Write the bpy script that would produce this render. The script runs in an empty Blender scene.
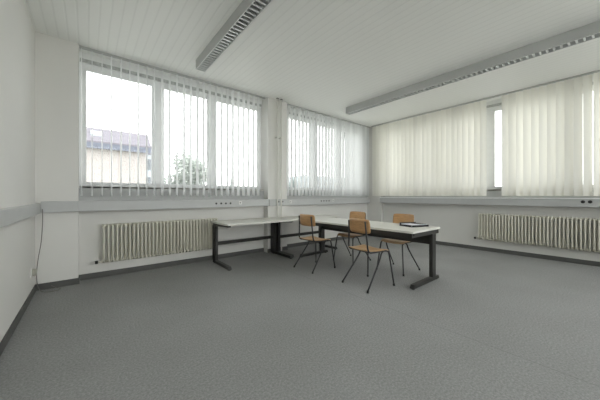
import bpy, bmesh, math, random
from mathutils import Vector, Matrix
from math import sin, cos, pi, radians, sqrt
random.seed(7)
scene = bpy.context.scene
col = scene.collection

# ---------------------------------------------------------------- materials
def mat(name, color, rough=0.6, metal=0.0, var=0.0, vscale=8.0, bump=0.0, bscale=60.0, spec=0.5,
        stretch=(1, 1, 1), detail=4):
    m = bpy.data.materials.new(name); m.use_nodes = True
    nt = m.node_tree; N = nt.nodes; L = nt.links
    b = N['Principled BSDF']
    b.inputs['Roughness'].default_value = rough
    b.inputs['Metallic'].default_value = metal
    b.inputs['Specular IOR Level'].default_value = spec
    tc = N.new('ShaderNodeTexCoord'); mp = N.new('ShaderNodeMapping')
    mp.inputs['Scale'].default_value = stretch
    L.new(tc.outputs['Object'], mp.inputs['Vector'])
    nz = N.new('ShaderNodeTexNoise'); nz.inputs['Scale'].default_value = vscale
    nz.inputs['Detail'].default_value = detail
    L.new(mp.outputs['Vector'], nz.inputs['Vector'])
    rp = N.new('ShaderNodeValToRGB')
    c0 = [max(0, c * (1 - var)) for c in color]; c1 = [min(1, c * (1 + var)) for c in color]
    rp.color_ramp.elements[0].position = .3; rp.color_ramp.elements[1].position = .7
    rp.color_ramp.elements[0].color = (*c0, 1); rp.color_ramp.elements[1].color = (*c1, 1)
    L.new(nz.outputs['Fac'], rp.inputs['Fac']); L.new(rp.outputs['Color'], b.inputs['Base Color'])
    if bump:
        n2 = N.new('ShaderNodeTexNoise'); n2.inputs['Scale'].default_value = bscale
        L.new(mp.outputs['Vector'], n2.inputs['Vector'])
        bp = N.new('ShaderNodeBump'); bp.inputs['Strength'].default_value = bump
        bp.inputs['Distance'].default_value = .01
        L.new(n2.outputs['Fac'], bp.inputs['Height']); L.new(bp.outputs['Normal'], b.inputs['Normal'])
    return m

def fabric(name, color, trans):
    m = bpy.data.materials.new(name); m.use_nodes = True
    nt = m.node_tree; N = nt.nodes; L = nt.links; N.clear()
    out = N.new('ShaderNodeOutputMaterial'); mx = N.new('ShaderNodeMixShader')
    d = N.new('ShaderNodeBsdfDiffuse'); t = N.new('ShaderNodeBsdfTranslucent')
    tc = N.new('ShaderNodeTexCoord'); mp = N.new('ShaderNodeMapping'); mp.inputs['Scale'].default_value = (3, 3, .6)
    nz = N.new('ShaderNodeTexNoise'); nz.inputs['Scale'].default_value = 3
    L.new(tc.outputs['Object'], mp.inputs['Vector']); L.new(mp.outputs['Vector'], nz.inputs['Vector'])
    oi = N.new('ShaderNodeObjectInfo')
    hs = N.new('ShaderNodeHueSaturation'); hs.inputs['Color'].default_value = (*color, 1)
    ma = N.new('ShaderNodeMath'); ma.operation = 'MULTIPLY_ADD'; ma.inputs[1].default_value = .16; ma.inputs[2].default_value = .86
    L.new(oi.outputs['Random'], ma.inputs[0]); L.new(ma.outputs[0], hs.inputs['Value'])
    m2 = N.new('ShaderNodeMath'); m2.operation = 'MULTIPLY_ADD'; m2.inputs[1].default_value = .8; m2.inputs[2].default_value = .6
    L.new(nz.outputs['Fac'], m2.inputs[0]); L.new(m2.outputs[0], hs.inputs['Saturation'])
    L.new(hs.outputs['Color'], d.inputs['Color']); L.new(hs.outputs['Color'], t.inputs['Color'])
    mx.inputs[0].default_value = trans
    L.new(d.outputs[0], mx.inputs[1]); L.new(t.outputs[0], mx.inputs[2]); L.new(mx.outputs[0], out.inputs[0])
    return m

def glass():
    m = bpy.data.materials.new('window glass'); m.use_nodes = True
    nt = m.node_tree; N = nt.nodes; L = nt.links; N.clear()
    out = N.new('ShaderNodeOutputMaterial'); mx = N.new('ShaderNodeMixShader')
    tr = N.new('ShaderNodeBsdfTransparent'); tr.inputs[0].default_value = (.96, .975, .97, 1)
    gl = N.new('ShaderNodeBsdfGlossy'); gl.inputs['Roughness'].default_value = .02
    fr = N.new('ShaderNodeFresnel'); fr.inputs['IOR'].default_value = 1.3
    L.new(fr.outputs[0], mx.inputs[0]); L.new(tr.outputs[0], mx.inputs[1]); L.new(gl.outputs[0], mx.inputs[2])
    L.new(mx.outputs[0], out.inputs[0]); return m

def carpet():
    m = bpy.data.materials.new('grey carpet'); m.use_nodes = True
    nt = m.node_tree; N = nt.nodes; L = nt.links
    b = N['Principled BSDF']; b.inputs['Roughness'].default_value = .95; b.inputs['Specular IOR Level'].default_value = .15
    tc = N.new('ShaderNodeTexCoord')
    fine = N.new('ShaderNodeTexNoise'); fine.inputs['Scale'].default_value = 70; fine.inputs['Detail'].default_value = 6; fine.inputs['Roughness'].default_value = .8
    big = N.new('ShaderNodeTexNoise'); big.inputs['Scale'].default_value = .9; big.inputs['Detail'].default_value = 3
    L.new(tc.outputs['Object'], fine.inputs['Vector']); L.new(tc.outputs['Object'], big.inputs['Vector'])
    r1 = N.new('ShaderNodeValToRGB'); r1.color_ramp.elements[0].position = .3; r1.color_ramp.elements[1].position = .72
    r1.color_ramp.elements[0].color = (.18, .182, .18, 1); r1.color_ramp.elements[1].color = (.43, .428, .42, 1)
    L.new(fine.outputs['Fac'], r1.inputs['Fac'])
    r2 = N.new('ShaderNodeValToRGB'); r2.color_ramp.elements[0].position = .35; r2.color_ramp.elements[1].position = .65
    r2.color_ramp.elements[0].color = (.93, .93, .93, 1); r2.color_ramp.elements[1].color = (1.05, 1.05, 1.06, 1)
    L.new(big.outputs['Fac'], r2.inputs['Fac'])
    mu = N.new('ShaderNodeMixRGB'); mu.blend_type = 'MULTIPLY'; mu.inputs[0].default_value = 1
    L.new(r1.outputs[0], mu.inputs[1]); L.new(r2.outputs[0], mu.inputs[2])
    # carpet lengths glued with their pile brushed a little differently
    sp = N.new('ShaderNodeSeparateXYZ'); L.new(tc.outputs['Object'], sp.inputs[0])
    mm = N.new('ShaderNodeMath'); mm.operation = 'PINGPONG'; mm.inputs[1].default_value = 2.0
    ad = N.new('ShaderNodeMath'); ad.inputs[1].default_value = 1.55; L.new(sp.outputs['X'], ad.inputs[0]); L.new(ad.outputs[0], mm.inputs[0])
    st = N.new('ShaderNodeMath'); st.operation = 'LESS_THAN'; st.inputs[1].default_value = .006; L.new(mm.outputs[0], st.inputs[0])
    m3 = N.new('ShaderNodeMixRGB'); m3.blend_type = 'MULTIPLY'; m3.inputs[2].default_value = (.86, .86, .86, 1)
    L.new(st.outputs[0], m3.inputs[0]); L.new(mu.outputs[0], m3.inputs[1])
    L.new(m3.outputs[0], b.inputs['Base Color'])
    bp = N.new('ShaderNodeBump'); bp.inputs['Strength'].default_value = .35; bp.inputs['Distance'].default_value = .004
    L.new(fine.outputs['Fac'], bp.inputs['Height']); L.new(bp.outputs['Normal'], b.inputs['Normal'])
    return m

def ceiling_mat():
    m = bpy.data.materials.new('slatted ceiling boards'); m.use_nodes = True
    nt = m.node_tree; N = nt.nodes; L = nt.links
    b = N['Principled BSDF']; b.inputs['Roughness'].default_value = .5; b.inputs['Specular IOR Level'].default_value = .35
    tc = N.new('ShaderNodeTexCoord'); sp = N.new('ShaderNodeSeparateXYZ'); L.new(tc.outputs['Object'], sp.inputs[0])
    dv = N.new('ShaderNodeMath'); dv.operation = 'DIVIDE'; dv.inputs[1].default_value = .1; L.new(sp.outputs['X'], dv.inputs[0])
    fr = N.new('ShaderNodeMath'); fr.operation = 'FRACT'; L.new(dv.outputs[0], fr.inputs[0])
    rp = N.new('ShaderNodeValToRGB'); e = rp.color_ramp.elements
    e[0].position = 0; e[0].color = (0, 0, 0, 1); e[1].position = .06; e[1].color = (0, 0, 0, 1)
    x = e.new(.16); x.color = (1, 1, 1, 1); x = e.new(.9); x.color = (1, 1, 1, 1); x = e.new(1); x.color = (0, 0, 0, 1)
    L.new(fr.outputs[0], rp.inputs['Fac'])
    mx = N.new('ShaderNodeMixRGB'); mx.inputs[1].default_value = (.83, .835, .81, 1); mx.inputs[2].default_value = (.88, .885, .86, 1)
    L.new(rp.outputs[0], mx.inputs[0]); L.new(mx.outputs[0], b.inputs['Base Color'])
    bp = N.new('ShaderNodeBump'); bp.inputs['Strength'].default_value = .35; bp.inputs['Distance'].default_value = .004
    L.new(rp.outputs[0], bp.inputs['Height']); L.new(bp.outputs['Normal'], b.inputs['Normal'])
    return m

M = dict(
    wall=mat('painted wall', (.73, .72, .69), .8, var=.02, vscale=1.2, bump=.12, bscale=180),
    panel=mat('mid grey parapet shade', (.44, .445, .44), .6, var=.03),
    ceil=ceiling_mat(), carpet=carpet(),
    skirt=mat('dark skirting strip', (.10, .10, .095), .7, var=.08),
    trunk=mat('light grey trunking', (.50, .505, .50), .45, var=.02),
    frame=mat('white window frame', (.88, .89, .89), .35, var=.02),
    sill=mat('grey stone sill', (.42, .42, .40), .5, var=.08, vscale=30),
    boxg=mat('white head panel', (.84, .85, .84), .6, var=.04),
    boxd=mat('grey brush seal', (.50, .51, .50), .8, var=.25, vscale=25),
    glass=glass(),
    slatw=fabric('white blind fabric', (.95, .96, .96), .6),
    slatc=fabric('cream blind fabric', (.90, .888, .83), .23),
    rail=mat('aluminium rail', (.55, .55, .54), .4, .5, var=.03),
    chain=mat('clear bead chain', (.8, .8, .8), .4),
    rad=mat('ivory radiator enamel', (.72, .70, .61), .4, var=.02),
    valve=mat('black valve plastic', (.02, .02, .02), .4),
    pipe=mat('painted pipe', (.80, .79, .75), .4, var=.03),
    top=mat('light grey laminate', (.68, .67, .62), .45, var=.025, vscale=5),
    steel=mat('black brown desk steel', (.028, .027, .024), .45, var=.1),
    tube=mat('black tubular steel', (.035, .035, .038), .38, .2, var=.1),
    wood=mat('beech plywood', (.50, .29, .13), .42, var=.16, vscale=6, stretch=(2, 2, 14)),
    woodseat=mat('beech plywood seat', (.52, .33, .17), .38, var=.16, vscale=6, stretch=(2, 14, 2)),
    rubber=mat('black rubber', (.02, .02, .02), .8),
    socket=mat('black socket insert', (.015, .015, .015), .4),
    plate=mat('white socket plate', (.78, .78, .75), .4),
    beige=mat('beige socket cover', (.42, .41, .35), .5),
    lampg=mat('shade grey lamp housing', (.50, .51, .50), .5, var=.02),  # grey stands in for shade on the housing sides
    lampw=mat('white lamp housing', (.80, .81, .80), .4, var=.02),
    lampm=mat('satin louvre metal', (.62, .63, .63), .4, .4, var=.03),
    tubew=mat('white fluorescent tube', (.75, .75, .74), .3),
    plastic=mat('smoked black plastic', (.02, .02, .022), .25),
    paper=mat('white paper', (.74, .76, .80), .7, var=.04),
    cablem=mat('grey cable', (.16, .15, .14), .6),
    bwall=mat('pale render', (.31, .285, .27), .9, var=.03, vscale=.5),
    broof=mat('mauve grey roof tiles', (.155, .145, .165), .9, var=.12, vscale=3),
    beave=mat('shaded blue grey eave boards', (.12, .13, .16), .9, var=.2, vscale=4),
    bglass=mat('dark house window', (.10, .11, .12), .3),
    bfar=mat('haze blue grey render', (.33, .36, .38), .9, var=.05, vscale=.3),  # pale blue grey stands in for haze over the far block
    leaf=mat('grey green foliage', (.28, .31, .28), .9, var=.25, vscale=1.5),
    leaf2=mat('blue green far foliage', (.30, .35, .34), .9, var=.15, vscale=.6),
    bark=mat('brown bark', (.14, .11, .08), .9, var=.2),
    ground=mat('pale bounce ground', (.5, .5, .47), .95, var=.2, vscale=.3),  # unseen ground made pale to bounce daylight up to the ceiling
)

# ---------------------------------------------------------------- mesh helpers
class MB:
    def __init__(s): s.bm = bmesh.new()
    def box(s, x0, x1, y0, y1, z0, z1, bev=0.0):
        if x0 > x1: x0, x1 = x1, x0
        if y0 > y1: y0, y1 = y1, y0
        if z0 > z1: z0, z1 = z1, z0
        t = bmesh.new()
        bmesh.ops.create_cube(t, size=1)
        for v in t.verts:
            v.co = Vector(((x0 + x1) / 2 + v.co.x * (x1 - x0), (y0 + y1) / 2 + v.co.y * (y1 - y0), (z0 + z1) / 2 + v.co.z * (z1 - z0)))
        if bev: bmesh.ops.bevel(t, geom=t.edges[:], offset=bev, segments=2, profile=.5, affect='EDGES')
        s.merge(t); return s
    def merge(s, t, mtx=None):
        if mtx is not None: t.transform(mtx)
        me = bpy.data.meshes.new('tmp'); t.to_mesh(me); t.free(); s.bm.from_mesh(me); bpy.data.meshes.remove(me)
    def tube(s, pts, r, n=10, cap=True):
        pts = [Vector(p) for p in pts]; rings = []
        up = None
        for i, p in enumerate(pts):
            if i == 0: d = (pts[1] - p).normalized()
            elif i == len(pts) - 1: d = (p - pts[i - 1]).normalized()
            else: d = ((pts[i + 1] - p).normalized() + (p - pts[i - 1]).normalized()).normalized()
            if up is None: up = Vector((0, 0, 1)) if abs(d.z) < .9 else Vector((1, 0, 0))
            u = d.cross(up).normalized(); w = u.cross(d).normalized(); up = w
            rr = r[i] if isinstance(r, (list, tuple)) else r
            rings.append([s.bm.verts.new(p + (u * cos(a) + w * sin(a)) * rr) for a in [2 * pi * k / n for k in range(n)]])
        for a, b in zip(rings, rings[1:]):
            for k in range(n):
                f = s.bm.faces.new((a[k], a[(k + 1) % n], b[(k + 1) % n], b[k])); f.smooth = True
        if cap:
            s.bm.faces.new(rings[0]); s.bm.faces.new(rings[-1][::-1])
        return s
    def prism(s, poly, axis, a, b):
        """extrude a 2-D polygon along axis ('x','y','z') from a to b"""
        def mk(p, t):
            return {'x': Vector((t, p[0], p[1])), 'y': Vector((p[0], t, p[1])), 'z': Vector((p[0], p[1], t))}[axis]
        A = [s.bm.verts.new(mk(p, a)) for p in poly]; B = [s.bm.verts.new(mk(p, b)) for p in poly]
        n = len(poly)
        for k in range(n): s.bm.faces.new((A[k], A[(k + 1) % n], B[(k + 1) % n], B[k]))
        s.bm.faces.new(A[::-1]); s.bm.faces.new(B); return s
    def grid(s, fn, nu, nv, th=None):
        """surface fn(u,v)->Vector; with th a closed shell offset along fn's normal"""
        V = [[s.bm.verts.new(fn(i / nu, j / nv)) for j in range(nv + 1)] for i in range(nu + 1)]
        for i in range(nu):
            for j in range(nv):
                f = s.bm.faces.new((V[i][j], V[i + 1][j], V[i + 1][j + 1], V[i][j + 1])); f.smooth = True
        return s
    def build(s, name, m, parent=None, solid=0, bevel=0):
        bmesh.ops.recalc_face_normals(s.bm, faces=s.bm.faces[:])
        if solid:
            bmesh.ops.solidify(s.bm, geom=s.bm.faces[:], thickness=solid)
            bmesh.ops.recalc_face_normals(s.bm, faces=s.bm.faces[:])
        me = bpy.data.meshes.new(name); s.bm.to_mesh(me); s.bm.free()
        me.materials.append(m)
        o = bpy.data.objects.new(name, me); col.objects.link(o)
        if parent is not None: o.parent = parent
        return o

def tag(o, label=None, cat=None, group=None, kind=None):
    if label: o['label'] = label
    if cat: o['category'] = cat
    if group: o['group'] = group
    if kind: o['kind'] = kind
    return o
def empty(name, loc=(0, 0, 0), rz=0):
    o = bpy.data.objects.new(name, None); col.objects.link(o)
    o.location = loc; o.rotation_euler = (0, 0, rz); o.empty_display_size = .1; return o
def dup(root, loc, rz, label, group=None):
    r = root.copy(); col.objects.link(r); r.location = loc; r.rotation_euler = (0, 0, rz)
    r['label'] = label
    if group: r['group'] = group
    for ch in list(root.children):
        c = ch.copy(); col.objects.link(c); c.parent = r
        for g in list(ch.children):
            d = g.copy(); col.objects.link(d); d.parent = c
    return r
def roundpoly(x0, x1, y0, y1, r, n=4):
    out = []
    for cx, cy, a0 in ((x1 - r, y1 - r, 0), (x0 + r, y1 - r, 90), (x0 + r, y0 + r, 180), (x1 - r, y0 + r, 270)):
        for k in range(n + 1):
            a = radians(a0 + 90 * k / n); out.append((cx + r * cos(a), cy + r * sin(a)))
    return out

# ---------------------------------------------------------------- room dimensions
H = 3.23
XL, XR = -.51, 6.62           # left wall, right wall under the windows
YB, YF = 4.75, -2.8           # window wall under the windows, wall behind the camera
YP, XP = 4.58, 6.50           # fronts of the pillars
SZ, HZ = 1.32, 3.09           # window sill, window head
XE = 7.0; YE = 5.05           # outer faces

floor = tag(MB().box(XL - .2, XE, YF - .2, YE, -.1, 0).build('floor', M['carpet']), 'grey worn office carpet', 'floor', kind='structure')
ceiling = tag(MB().box(XL - .2, XE, YF - .2, YE, H, H + .12).build('ceiling', M['ceil']), 'pale grey slatted board ceiling', 'ceiling', kind='structure')
tag(MB().box(XL - .2, XL, YF - .2, YE, 0, H).build('wall_left', M['wall']), 'plain white painted wall on the left', 'wall', kind='structure')
wb = MB()
wb.box(XL, -.10, YP, YE, 0, H)                      # left pillar
wb.box(-.10, 2.89, YB, YE, 0, SZ)                   # parapet
wb.box(2.89, 3.38, YP, YE, 0, H)                    # middle pillar
wb.box(3.38, XP, YB, YE, 0, SZ)
wb.box(-.10, 2.89, 4.90, YE, HZ, H).box(3.38, XP, 4.90, YE, HZ, H)
tag(wb.build('wall_back', M['wall']), 'white window wall with two pillars', 'wall', kind='structure')
wr = MB()
wr.box(XP, XE, 4.28, YE, 0, H)                      # corner pillar
wr.box(XR, XE, YF, 4.28, 0, SZ)
wr.box(6.80, XE, YF, 4.28, HZ, H)
wr.box(XR, XE, YF, -2.55, SZ, HZ)
tag(wr.build('wall_right', M['wall']), 'white right hand window wall', 'wall', kind='structure')
wf = MB().box(XL, XR, YF - .2, YF, 0, .85).box(XL, XR, YF - .2, YF, 3.13, H).box(XL, XL + .1, YF - .2, YF, .85, 3.13).box(XR - .1, XR, YF - .2, YF, .85, 3.13)
tag(wf.build('wall_front', M['wall']), 'unseen white wall behind the viewer, opened for added daylight', 'wall', kind='structure')

# skirting strips
b = MB().box(XL + .012, -.10, YP - .012, YP, 0, .08).box(-.10, -.088, YP - .012, YB, 0, .08).box(-.088, 2.89, YB - .012, YB, 0, .08)
b.box(2.878, 3.392, YP - .012, YP, 0, .08).box(3.38, XP, YB - .012, YB, 0, .08)
tag(b.build('baseboard_back', M['skirt']), 'dark skirting along the window wall', 'baseboard', kind='structure')
tag(MB().box(XL, XL + .012, YF, YP, 0, .08).build('baseboard_left', M['skirt']), 'dark skirting along the left wall', 'baseboard', kind='structure')
b = MB().box(XR - .012, XR, YF, 4.28, 0, .08).box(XP - .012, XP, 4.268, YB - .012, 0, .08)
tag(b.build('baseboard_right', M['skirt']), 'dark skirting along the right wall', 'baseboard', kind='structure')

# ---------------------------------------------------------------- windows
def window(n, a0, a1, panes, axis, plane, label, inner):
    """panes: list of (start,end) glass spans along the wall; axis 'x' wall along x / 'y' wall along y"""
    def bx(mb, p0, p1, d0, d1, z0, z1, bev=0):
        if axis == 'x': mb.box(p0, p1, d0, d1, z0, z1, bev)
        else: mb.box(d0, d1, p0, p1, z0, z1, bev)
    zb, zt = SZ + .045, 3.01
    f = MB(); d0, d1 = plane, plane + .07
    bx(f, a0, a1, d0, d1, SZ, zb, .004); bx(f, a0, a1, d0, d1, zt, HZ, .004)
    edges = [a0] + [v for p in panes for v in p] + [a1]
    for k in range(0, len(edges), 2): bx(f, edges[k], edges[k + 1], d0, d1, zb, zt, .004)
    root = tag(f.build('window_%d' % n, M['frame']), label, 'window', kind='structure')
    for (p0, p1) in panes:
        g = MB(); bx(g, p0, p1, plane + .03, plane + .036, zb, zt); g.build('glass_pane', M['glass'], root)
        # casement sash seen as a thin raised border
        s_ = MB(); w = .018
        bx(s_, p0, p0 + w, plane - .008, plane + .03, zb, zt); bx(s_, p1 - w, p1, plane - .008, plane + .03, zb, zt)
        bx(s_, p0 + w, p1 - w, plane - .008, plane + .03, zb, zb + w); bx(s_, p0 + w, p1 - w, plane - .008, plane + .03, zt - w, zt)
        s_.build('sash', M['frame'], root)
    # blind box above the head with a grey brush seal
    bb = MB(); bx(bb, a0, a1, plane - .03, plane + .05, HZ, H); bb.build('head_panel', M['boxg'], root)
    bs = MB(); bx(bs, a0 + .01, a1 - .01, plane - .036, plane - .03, HZ + .0, HZ + .05); bs.build('brush_seal', M['boxd'], root)
    s = MB(); bx(s, a0, a1, inner - .0, plane + .07, SZ - .03, SZ, .004)
    s.build('window_sill', M['sill'], root)
    pp = MB(); bx(pp, a0 + (.0 if axis == 'x' else .0), a1, inner - .012, inner, 1.09, SZ - .031); pp.build('parapet_shade', M['panel'], root)  # added grey sheet: shade of the backlit wall put into the colour
    return root
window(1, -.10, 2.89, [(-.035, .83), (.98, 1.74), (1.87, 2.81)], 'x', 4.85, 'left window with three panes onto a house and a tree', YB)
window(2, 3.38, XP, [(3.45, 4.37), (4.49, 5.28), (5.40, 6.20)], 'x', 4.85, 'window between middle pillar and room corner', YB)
ys = [4.28]; e = []
pn = []; y = 1.67
pn = [(-2.45, -1.6), (-1.47, -.56), (-.43, .48), (.61, 1.665), (1.80, 2.60), (2.73, 3.40), (3.53, 4.20)]
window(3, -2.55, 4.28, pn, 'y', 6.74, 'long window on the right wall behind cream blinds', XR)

# unseen window front added behind the viewer to let in fill daylight
f = MB(); x0, x1 = XL + .1, XR - .1; n = 5; st = (x1 - x0) / n
f.box(x0, x1, YF - .14, YF - .06, .85, .90).box(x0, x1, YF - .14, YF - .06, 3.08, 3.13)
for k in range(n + 1): f.box(max(x0, x0 + k * st - .035), min(x1, x0 + k * st + .035), YF - .14, YF - .06, .90, 3.08)
w4 = tag(f.build('window_4', M['frame']), 'added unseen window front behind the viewer for fill daylight', 'window', kind='structure')
for k in range(n): MB().box(x0 + k * st + .035, x0 + (k + 1) * st - .035, YF - .105, YF - .098, .90, 3.08).build('glass_pane', M['glass'], w4)

# ---------------------------------------------------------------- vertical blinds
def slat_mesh(name, w, z0, z1, m, curve=.006):
    mb = MB()
    def fn(u, v):
        return Vector(((u - .5) * w, curve * (1 - (2 * u - 1) ** 2), z0 + (z1 - z0) * v))
    mb.grid(fn, 6, 14)
    bmesh.ops.remove_doubles(mb.bm, verts=mb.bm.verts[:], dist=1e-6)
    o = mb.build(name, m)
    return o
def blind(spots, axis, plane, w, ang, jit, m, label, span, z0=1.18, curve=.006):
    root = tag(empty('vertical_blind', (0, 0, 0)), label, 'vertical blind')
    r = MB()
    if axis == 'x': r.box(span[0], span[1], plane - .022, plane + .022, H - .026, H - .001, .003)
    else: r.box(plane - .022, plane + .022, span[0], span[1], H - .026, H - .001, .003)
    r.build('headrail', M['rail'], root)
    base = slat_mesh('slat', w, z0, H - .038, m, curve); base.parent = root
    clip = MB().box(-.006, .006, -.003, .003, H - .045, H - .025).build('slat_hook', M['chain'], base)
    wt = MB().box(-w / 2 + .004, w / 2 - .004, -.002, .009, z0 + .003, z0 + .016, .001).build('bottom_weight', m, base)
    for i, p in enumerate(spots):
        if i == 0: o = base
        else:
            o = base.copy(); col.objects.link(o); o.parent = root
            for ch in list(base.children):
                c = ch.copy(); col.objects.link(c); c.parent = o
        a = ang + random.uniform(-jit, jit)
        o.location = (p, plane, 0) if axis == 'x' else (plane, p, 0)
        o.rotation_euler = (radians(random.uniform(-.08, .08)), radians(random.uniform(-.08, .08)), radians(a))
    return root
blind([-.065 + .1105 * k for k in range(26)], 'x', 4.645, .089, 98, 5, M['slatw'],
      'white vertical blind turned open over the left window', (-.09, 2.86))
blind([3.455 + .1085 * k for k in range(28)], 'x', 4.645, .089, 94, 4, M['slatw'],
      'white vertical blind between the middle pillar and the room corner', (3.40, 6.47))
W = .127
blind([4.455 - .1115 * k for k in range(25)], 'y', 6.45, W, 90 + 180 + 35, 4.5, M['slatc'],
      'cream closed vertical blind on the right wall nearest the room corner', (4.55, 1.475), curve=-.014)
blind([1.405 - .1105 * k for k in range(14)], 'y', 6.45, W, 90 + 180 + 35, 4.5, M['slatc'],
      'cream closed vertical blind on the right wall at the photo edge', (1.47, -.12), curve=-.014)  # blind stops out of view so extra daylight enters past it

# ---------------------------------------------------------------- cable trunking with sockets
def socket_square(x, y, z, face, parent, s=.03):
    if face == 'y':
        p = MB().box(x - s, x + s, y - .008, y, z - s, z + s, .003).build('socket_plate', M['plate'], parent)
        MB().tube([(x, y - .0105, z), (x, y - .002, z)], .012, 14).build('socket_opening', M['socket'], p)
def sockets_black(xs, y, z, parent, r=.017):
    for x in xs:
        MB().tube([(x, y - .006, z), (x, y + .002, z)], r, 18).build('power_socket', M['socket'], parent)
TZ0, TZ1 = .972, 1.112
# left wall
t = MB().box(XL + .001, -.455, YF, 4.52, .962, 1.085, .005)
t.box(-.456, -.4535, YF, 4.52, .975, .985).box(-.456, -.4535, YF, 4.52, 1.062, 1.070)
tag(t.build('cable_trunking', M['trunk']), 'pale grey cable trunking running along the left wall', 'cable trunking')
# window wall, left run: pillar front then across the niche
t = MB().box(-.455, -.10, 4.52, YP, TZ0, TZ1, .005).box(-.10, 2.885, 4.535, YB, TZ0, TZ1, .005)
t.box(-.10, 2.885, 4.5325, 4.5355, TZ0 + .014, TZ0 + .02).box(-.10, 2.885, 4.5325, 4.5355, TZ1 - .024, TZ1 - .018)
tr1 = tag(t.build('cable_trunking', M['trunk']), 'grey cable trunking above the left radiator', 'cable trunking')
sockets_black([1.775, 1.865, 1.955, 2.045], 4.533, 1.045, tr1)
socket_square(2.24, 4.535, 1.05, 'y', tr1)
# pillar piece
t = MB().box(2.885, 3.385, 4.515, YP, TZ0, TZ1, .005)
tr2 = tag(t.build('cable_trunking', M['trunk']), 'short trunking box on the front of the middle pillar', 'cable trunking')
sockets_black([3.11, 3.215], 4.514, 1.06, tr2)
# right run
t = MB().box(3.385, 6.42, 4.60, YB, TZ0, TZ1, .005).box(3.385, 6.42, 4.5975, 4.601, TZ0 + .014, TZ0 + .02)
tr3 = tag(t.build('cable_trunking', M['trunk']), 'grey cable trunking between the middle pillar and the room corner', 'cable trunking')
socket_square(3.49, 4.60, 1.05, 'y', tr3)
sockets_black([4.44, 4.53, 4.62, 4.71], 4.598, 1.06, tr3)
socket_square(4.86, 4.60, 1.07, 'y', tr3)
# right wall
t = MB().box(6.40, XR, YF, 4.25, .992, 1.128, .005)
t.box(6.3975, 6.401, YF, 4.25, 1.006, 1.012)
tr4 = tag(t.build('cable_trunking', M['trunk']), 'grey cable trunking along the right wall, top edge painted bright as if lit', 'cable trunking')
MB().box(6.385, XR, YF, 4.25, 1.128, 1.146, .004).build('lit_top_strip', M['frame'], tr4)  # white strip stands in for window light along the trunking top
for y in (.355, .275):
    MB().tube([(6.394, y, 1.082), (6.402, y, 1.082)], .026, 18).build('power_socket', M['socket'], tr4)

# round socket and loose cable at the left corner
s = empty('wall_socket', (XL, 4.25, .30)); tag(s, 'small round beige socket low on the left wall', 'socket')
MB().box(0, .016, -.05, .05, -.05, .05, .007).build('back_plate', M['wall'], s)
MB().tube([(.015, 0, 0), (.05, 0, 0)], [.042, .038], 24).build('socket_cover', M['beige'], s)
pts = [(-.44, 4.514, 1.02), (-.435, 4.505, .96), (-.44, 4.53, .8), (-.452, 4.535, .6), (-.475, 4.53, .42), (-.49, 4.53, .25), (-.488, 4.53, .12),
       (-.47, 4.50, .05), (-.44, 4.46, .012), (-.38, 4.40, .008), (-.30, 4.40, .008), (-.27, 4.46, .008), (-.31, 4.50, .02), (-.36, 4.52, .05)]
def smooth(pts, n=5):
    P = [Vector(p) for p in pts]; out = []
    for i in range(len(P) - 1):
        a = P[max(i - 1, 0)]; b_ = P[i]; c_ = P[i + 1]; d = P[min(i + 2, len(P) - 1)]
        for k in range(n):
            u = k / n
            out.append(.5 * ((2 * b_) + (c_ - a) * u + (2 * a - 5 * b_ + 4 * c_ - d) * u * u + (3 * b_ - a - 3 * c_ + d) * u ** 3))
    out.append(P[-1]); return out
tag(MB().tube(smooth(pts), .004, 8).build('loose_cable', M['cablem']), 'thin cable hanging from the trunking in the left corner to the floor', 'cable')

# heating pipes on the middle pillar
for x, lab in ((3.075, 'left one of the thin vertical pipes on the middle pillar'), (3.175, 'right one of the thin vertical pipes on the middle pillar')):
    p = MB().tube([(x, 4.50, 0), (x, 4.50, H)], .0145, 14).build('riser_pipe', M['pipe'])
    tag(p, lab, 'pipe', 'riser pipes on the middle pillar')
    MB().box(x - .022, x + .022, 4.484, YP, 2.40, 2.425, .003).build('pipe_clip', M['pipe'], p)
    MB().tube([(x, 4.50, H - .012), (x, 4.50, H - .002)], .024, 16).build('ceiling_collar', M['valve'], p)

# ---------------------------------------------------------------- radiators
def radiator(n, pitch, loc, rz, label):
    """runs along local +x from 0; front faces local -y; depth .13"""
    root = tag(empty('radiator', loc, rz), label, 'radiator', 'ivory column radiators')
    z0, z1 = .0, .575
    s = MB()
    for yy in (-.055, 0, .055):
        s.tube([(0, yy * .35, z0 + .028), (0, yy * .8, z0 + .05), (0, yy, z0 + .09), (0, yy, z1 - .09), (0, yy * .8, z1 - .035), (0, yy * .35, z1 - .012)], .0105, 8)
    s.tube([(-pitch / 2 + .001, 0, z0 + .035), (pitch / 2 - .001, 0, z0 + .035)], .021, 12)
    s.tube([(-pitch / 2 + .001, 0, z1 - .025), (pitch / 2 - .001, 0, z1 - .025)], .021, 12)
    base = s.build('radiator_section', M['rad'], root); base.location.x = pitch / 2
    for k in range(1, n):
        o = base.copy(); col.objects.link(o); o.parent = root; o.location.x = pitch * (k + .5)
    v = MB().tube([(-.045, 0, .035), (.0, 0, .035)], .012, 12).build('valve_pipe', M['rad'], root)
    MB().tube([(-.075, 0, .035), (-.04, 0, .035)], [.02, .024], 14).build('valve_cap', M['valve'], root)
    for xx in (pitch * 4, pitch * (n - 4)):
        MB().box(xx - .012, xx + .012, .0, .085, .05, .08).build('wall_bracket', M['rad'], root)
        MB().box(xx - .012, xx + .012, .0, .085, .50, .53).build('wall_bracket', M['rad'], root)
    return root
radiator(33, .0515, (.150, 4.66, .205), 0, 'long ivory ribbed radiator under the left window')
radiator(38, .0512, (6.53, 1.895, .235), -pi / 2, 'ivory ribbed radiator under the blinds on the right wall')

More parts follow.
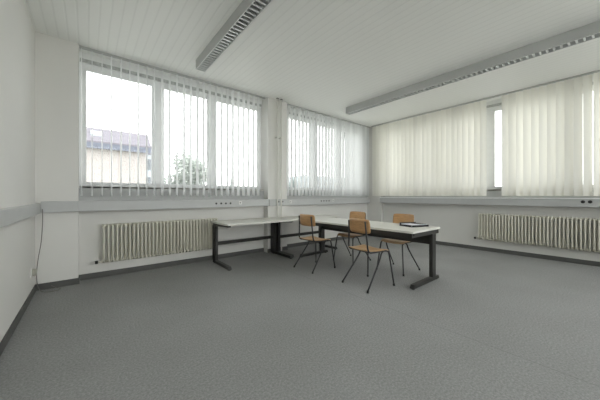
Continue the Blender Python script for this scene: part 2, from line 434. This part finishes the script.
# ---------------------------------------------------------------- desks
def desk(root, L, D, legs, rails=True, yc=.6, hd=.055, tt=.026, Z=.735, colpos=None, beam=True):
    """local x along length 0..L, local y depth 0(front)..D(back)"""
    MB().prism(roundpoly(0, L, 0, D, .02), 'z', Z - tt, Z).build('tabletop', M['top'], root)
    for x in legs:
        lg = MB()
        lg.box(x - .025, x + .025, yc - hd, yc + hd, .05, Z - tt - .05, .008)
        lg.build('leg', M['steel'], root)
        ft = MB().prism([(.03, .012), (.05, .058), (D - .06, .058), (D - .04, .012)], 'x', x - .027, x + .027)
        ft = ft.build('foot', M['steel'], root)
        g = MB()
        for yy in (.06, D - .09): g.tube([(x, yy, 0), (x, yy, .014)], .02, 12)
        g.build('floor_glide', M['rubber'], ft)
        MB().prism([(.05, Z - tt - .002), (.05, Z - tt - .03), (yc - .05, Z - tt - .055), (yc + .04, Z - tt - .055), (yc + .04, Z - tt - .002)], 'x', x - .022, x + .022).build('top_bracket', M['steel'], root)
    if beam:
        MB().box(legs[0], legs[-1], yc - .012, yc + .012, .31, .37, .003).build('cross_beam', M['steel'], root)
    if rails:
        r = MB().box(.02, L - .02, .015, .035, Z - tt - .06, Z - tt, .002).box(.02, L - .02, D - .035, D - .015, Z - tt - .06, Z - tt, .002)
        r.box(.02, .04, .035, D - .035, Z - tt - .06, Z - tt).box(L - .04, L - .02, .035, D - .035, Z - tt - .06, Z - tt)
        r.build('apron', M['steel'], root)
    return root
dA = tag(empty('office_desk', (1.68, 3.83, 0)), 'grey topped desk in front of the left radiator', 'desk')
desk(dA, 1.31, .74, [.055, 1.28], rails=False, yc=.65, hd=.075)
dC = tag(empty('office_desk', (2.995, 3.87, 0)), 'grey topped desk against the middle pillar, behind the end of the long table', 'desk')
desk(dC, 1.33, .605, [.028, 1.24], rails=False, yc=.535)
# long table: length along world -y ; local x -> world -y, local y -> world +x
dB = tag(empty('long_table', (3.12, 3.87, 0), -pi / 2), 'long grey table in the middle with the chairs around it', 'table')
desk(dB, 2.27, .80, [.03, 2.24], rails=True, yc=.61, beam=False)
MB().box(.055, 2.215, .60, .63, .50, .69, .004).build('cable_channel', M['steel'], dB)

# ---------------------------------------------------------------- chairs (face local +x)
def chair(loc, rz, label):
    root = tag(empty('school_chair', loc, rz), label, 'chair', 'wooden chairs around the long table')
    SZc = .485
    # seat
    s = MB()
    def seatf(u, v):
        x = -.20 + .40 * u; hw = .165 + .035 * sin(min(1, u * 1.3) * pi / 2)
        k = 2 * v - 1
        corner = (abs(2 * u - 1) ** 6)
        y = k * hw * (1 - .10 * corner)
        z = SZc + .012 * k * k - .012 * (1 - (2 * u - 1) ** 2) - .028 * max(0, u - .82) / .18 * 1.0 + .01 * max(0, .15 - u) / .15
        return Vector((x, y, z))
    s.grid(seatf, 14, 12); s.build('seat', M['woodseat'], root, solid=.010)
    bk = MB()
    def backf(u, v):
        k = 2 * u - 1; t_ = 2 * v - 1
        hw = .182 * (1 - .05 * abs(t_) ** 6)
        y = k * hw; z = .70 + .185 * v * (1) - 0
        z = .7925 + .0925 * t_ * (1 - .10 * abs(k) ** 8)
        x = -.176 - .022 * (v) + .030 * k * k
        return Vector((x, y, z))
    bk.grid(backf, 14, 6); bk.build('backrest', M['wood'], root, solid=.010)
    zr = .462
    for sy in (-1, 1):
        up = MB().tube(smooth([(.17, sy * .172, zr), (-.08, sy * .172, zr), (-.155, sy * .172, zr + .01), (-.183, sy * .17, zr + .06), (-.186, sy * .163, .60), (-.194, sy * .152, .74), (-.204, sy * .146, .86)], 4), .0105, 8)
        up.build('back_upright', M['tube'], root)
        l = MB().tube(smooth([(.10, sy * .176, zr), (.055, sy * .181, zr - .03), (0, sy * .188, zr - .13), (-.24, sy * .226, .02)], 4), .0105, 8).build('leg', M['tube'], root)
        MB().tube([(-.236, sy * .2255, .03), (-.245, sy * .228, .0)], .0135, 10).build('foot_cap', M['rubber'], l)
        l = MB().tube(smooth([(.12, sy * .176, zr), (.185, sy * .181, zr - .015), (.205, sy * .188, zr - .08), (.245, sy * .226, .02)], 4), .0105, 8).build('leg', M['tube'], root)
        MB().tube([(.243, sy * .2255, .03), (.246, sy * .228, .0)], .0135, 10).build('foot_cap', M['rubber'], l)
    f = MB().tube([(.14, -.172, zr), (.14, .172, zr)], .0095, 8).tube([(-.12, -.172, zr), (-.12, .172, zr)], .0095, 8)
    f.build('seat_frame', M['tube'], root)
    return root
c0 = chair((2.885, 3.15, 0), 0, 'wooden school chair at the far left end of the long table, near the small desks')
dup(c0, (2.90, 2.11, 0), radians(-7), 'wooden school chair nearest the viewer, on the near side of the long table')
dup(c0, (3.835, 2.21, 0), radians(180), 'wooden school chair behind the long table, beside the black letter tray')
dup(c0, (3.755, 3.08, 0), radians(180), 'wooden school chair behind the long table, its back seen above the nearest chair')

# ---------------------------------------------------------------- letter tray and papers
t = tag(empty('letter_tray', (3.735, 1.90, .735), radians(-18)), 'flat black plastic letter tray on the end of the long table', 'tray')
a, b_, hgt = .165, .125, .046
MB().prism(roundpoly(-a, a, -b_, b_, .015), 'z', 0.0, .005).build('tray_base', M['plastic'], t)
w = MB()
w.box(-a, -a + .008, -b_ + .01, b_ - .01, .005, hgt * .62, .002).box(a - .008, a, -b_ + .01, b_ - .01, .005, hgt * .55, .002)
w.box(-a + .008, a - .008, b_ - .008, b_, .005, hgt, .002).box(-a + .008, a - .008, -b_, -b_ + .008, .005, hgt * .6, .002)
w.build('tray_wall', M['plastic'], t)
pr = empty('paper_sheets', (3.735, 1.90, .7402), radians(-18)); tag(pr, 'loose white sheets lying in the black letter tray', 'paper')
MB().box(-.145, .145, -.103, .103, 0, .026).build('sheet_pile', M['paper'], pr)
MB().box(.03, .14, -.095, .09, .0262, .032).build('dark_folder', M['plastic'], pr)

# ---------------------------------------------------------------- ceiling lamps
def lamp(x0, x1, y0, y1, h, label, pitch=.067):
    root = tag(empty('louvre_lamp', ((x0 + x1) / 2, y1, H)), label, 'ceiling lamp', 'long louvred ceiling lamps')
    w = (x1 - x0) / 2; L = y1 - y0
    hs = MB()
    hs.box(-w, -w + .004, -L, 0, -h, -.001).box(w - .004, w, -L, 0, -h, -.001).box(-w + .004, w - .004, -L, 0, -.012, -.001)
    hs.box(-w + .004, w - .004, -.004, 0, -h, -.012).box(-w + .004, w - .004, -L, -L + .004, -h, -.012)
    hs.build('housing', M['lampg'], root)
    MB().box(-w, -w + .008, -L, 0, -h - .004, -h).box(w - .008, w, -L, 0, -h - .004, -h).build('bottom_rim', M['lampw'], root)
    rf = MB()
    for s_ in (-1, 1):
        prof = [(s_ * (w - .012), -h + .002), (s_ * (w - .022), -h + .045), (s_ * (w - .04), -h + .075), (s_ * (w - .038), -h + .077), (s_ * (w - .018), -h + .047), (s_ * (w - .008), -h + .002)]
        rf.prism(prof, 'y', -L + .006, -.006)
    rf.build('side_reflector', M['lampm'], root)
    tb = MB().tube([(0, -L + .03, -.045), (0, -.03, -.045)], .013, 12); tb.build('fluorescent_tube', M['tubew'], root)
    bl = MB(); iw = w - .014
    bl.prism([(-.011, -.0), (-.004, -.04), (.004, -.04), (.011, -.0)], 'x', -iw, iw)
    base = bl.build('louvre_blade', M['lampm'], root)
    # blade profile: wide at the bottom, thin on top
    for v in base.data.vertices: v.co.z = -.04 - v.co.z
    n = min(98, int(L / pitch) - 1)
    base.location = (0, -pitch * .6, -h + .042)
    for k in range(1, n):
        o = base.copy(); col.objects.link(o); o.parent = root; o.location = (0, -pitch * (k + .6), -h + .042)
    return root
lamp(1.255, 1.395, -.9, 4.01, .14, 'narrow louvred strip lamp on the ceiling above the left window')
lamp(4.62, 4.76, -.9, 3.97, .14, 'narrow louvred strip lamp on the ceiling in front of the cream blinds')

# ---------------------------------------------------------------- outside
GZ = -3.5
tag(MB().box(-150, 150, -150, 160, GZ - .2, GZ).build('ground', M['ground']), 'ground outside the building', 'ground', kind='structure')
def house(x0, x1, y0, y1, ez, rz_, wm, rm, wins, label, name='house', over=.5):
    r = tag(empty(name, ((x0 + x1) / 2, (y0 + y1) / 2, GZ)), label, 'building')
    cx, cy = (x0 + x1) / 2, (y0 + y1) / 2
    def T(mb, n_, m_, p_=r):
        o = mb.build(n_, m_, p_); o.data.transform(Matrix.Translation((-cx, -cy, -GZ))); return o
    T(MB().box(x0, x1, y0, y1, GZ, ez), 'wall', wm)
    if rz_ > ez:
        ym = (y0 + y1) / 2
        ym = y0 + 1.4
        rr = MB().prism([(y0 - over, ez - .05), (ym, rz_), (y1 + over, ez - .05), (y1 + over, ez + .12), (ym, rz_ + .17), (y0 - over, ez + .12)], 'x', x0 - .4, x1 + .35)
        rf = T(rr, 'roof', rm)
        T(MB().prism([(y0, ez), (ym, rz_ - .02), (y1, ez)], 'x', x0, x1), 'gable', wm)
        T(MB().box(x0 - .4, x1 + .35, y0 - over - .02, y0 - over + .12, ez - .42, ez + .0), 'eave_board', M['beave'])
    else:
        rf = T(MB().box(x0 - .2, x1 + .2, y0 - .2, y1 + .2, ez, ez + .3), 'roof', rm)
    for (a0, a1, z0, z1) in wins:
        w_ = T(MB().box(a0 - .08, a1 + .08, y0 - .05, y0 + .0, z0 - .08, z1 + .08), 'window', M['bfar'])
        T(MB().box(a0, a1, y0 - .07, y0 - .04, z0, z1), 'pane', M['bglass'], w_)
    return r
h1 = house(-9, 3.75, 25, 34, 5.15, 6.45, M['bwall'], M['broof'], [(-6.5, -5.3, 1.2, 2.6), (-3.5, -2.3, 1.2, 2.6), (-6.5, -5.3, -2, -.6), (-3.5, -2.3, -2, -.6)],
      'pale house with a mauve roof seen through the left pane')
sk = MB().prism([(25.2, 5.75), (25.75, 6.14), (25.75, 6.26), (25.2, 5.87)], 'x', .15, .85).build('skylight', M['bfar'], h1)
sk.data.transform(Matrix.Translation((-(-9 + 3.75) / 2, -29.5, -GZ)))
h2 = house(6.4, 9.0, 46, 52, 7.6, 7.6, M['bfar'], M['broof'],
      [(6.7, 7.6, 5.2, 6.9), (6.7, 7.6, 2.4, 4.1), (7.9, 8.8, 5.2, 6.9), (7.9, 8.8, 2.4, 4.1), (6.7, 7.6, -.4, 1.3)],
      'narrow far apartment block between the house and the window post', 'apartment_block')
house(43, 62, 50, 60, 6.2, 6.2, M['bfar'], M['bfar'], [(43.8 + 2.4 * k, 45.2 + 2.4 * k, z, z + 1.4) for k in range(8) for z in (-.5, 2.0, 4.2)],
      'far block, haze painted in as pale blue grey, behind the blinds right of the middle pillar', 'apartment_block')

def tree(loc, rx, rz_, zc, nl, ls, lm, label, seed, conifer=False, grp=None):
    rnd = random.Random(seed)
    r = tag(empty('tree', loc), label, 'tree', grp)
    MB().tube([(0, 0, 0), (.1, .05, zc * .5), (0, 0, zc)], [.22, .16, .07], 10).build('trunk', M['bark'], r)
    mb = MB(); bm = mb.bm
    lobes = [(Vector((rnd.uniform(-.6, .6) * rx, rnd.uniform(-.6, .6) * rx, zc + rnd.uniform(-.6, .62) * rz_)), rnd.uniform(.28, .5)) for _ in range(18)]
    for k in range(nl):
        if conifer:
            t_ = rnd.random() ** .7; a_ = rnd.uniform(0, 2 * pi); rr = rx * (t_) * rnd.uniform(.5, 1)
            p = Vector((rr * cos(a_), rr * sin(a_), zc + rz_ - 2 * rz_ * t_))
        else:
            c_, q = lobes[k % len(lobes)]
            d = Vector((rnd.gauss(0, 1), rnd.gauss(0, 1), rnd.gauss(0, 1))).normalized() * (rnd.random() ** .4)
            p = c_ + Vector((d.x * rx * q, d.y * rx * q, d.z * rz_ * q))
        u = Vector((rnd.gauss(0, 1), rnd.gauss(0, 1), rnd.gauss(0, 1))).normalized(); w_ = u.orthogonal().normalized()
        s_ = ls * rnd.uniform(.6, 1.3)
        vs = [bm.verts.new(p + u * s_), bm.verts.new(p + w_ * s_ * .5), bm.verts.new(p - u * s_), bm.verts.new(p - w_ * s_ * .5)]
        bm.faces.new(vs)
    f = mb.build('foliage', lm, r)
    return r
tree((7.25, 25, GZ), 2.5, 2.5, 6.2, 5200, .15, M['leaf'], 'rounded grey green tree seen through the middle pane', 3)
tree((14.6, 32, GZ), .55, 2.0, 5.5, 900, .15, M['leaf2'], 'small pointed tree seen through the right pane of the left window', 5, True)
for k, (x, y, rx, zt) in enumerate(((34.5, 50, 2.0, 8.0), (40.5, 52, 1.9, 7.4))):
    tree((x, y, GZ), rx, 2.8, zt, 1500, .3, M['leaf2'],
         ['pale far tree right of the middle pillar, the one nearer the pillar', 'pale far tree beside the blue grey block'][k], 11 + k)

# ---------------------------------------------------------------- light
w = bpy.data.worlds.new('overcast sky'); scene.world = w; w.use_nodes = True
N = w.node_tree.nodes; L = w.node_tree.links
bg = N['Background']
tc = N.new('ShaderNodeTexCoord'); nz = N.new('ShaderNodeTexNoise'); nz.inputs['Scale'].default_value = 2.5; nz.inputs['Detail'].default_value = 5
rp = N.new('ShaderNodeValToRGB'); rp.color_ramp.elements[0].color = (.97, .98, 1, 1); rp.color_ramp.elements[1].color = (1, .99, .975, 1)
L.new(tc.outputs['Generated'], nz.inputs['Vector']); L.new(nz.outputs['Fac'], rp.inputs['Fac']); L.new(rp.outputs['Color'], bg.inputs['Color'])
bg.inputs['Strength'].default_value = 3.0

# ---------------------------------------------------------------- camera
cam = bpy.data.cameras.new('camera'); co = bpy.data.objects.new('camera', cam); col.objects.link(co)
cam.sensor_width = 36; cam.sensor_fit = 'HORIZONTAL'; cam.lens = 259 / 600 * 36
cam.clip_start = .05; cam.clip_end = 500
cam.shift_y = -4 / 600
co.location = (0, 0, 1.18); co.rotation_euler = (pi / 2, 0, -radians(39.3))
scene.camera = co

scene.view_settings.view_transform = 'Standard'; scene.view_settings.look = 'None'
scene.view_settings.gamma = 1; scene.view_settings.use_curve_mapping = False
scene.view_settings.exposure = 0.7
scene.cycles.diffuse_bounces = 8; scene.cycles.max_bounces = 16; scene.cycles.transparent_max_bounces = 16
scene.cycles.transmission_bounces = 12
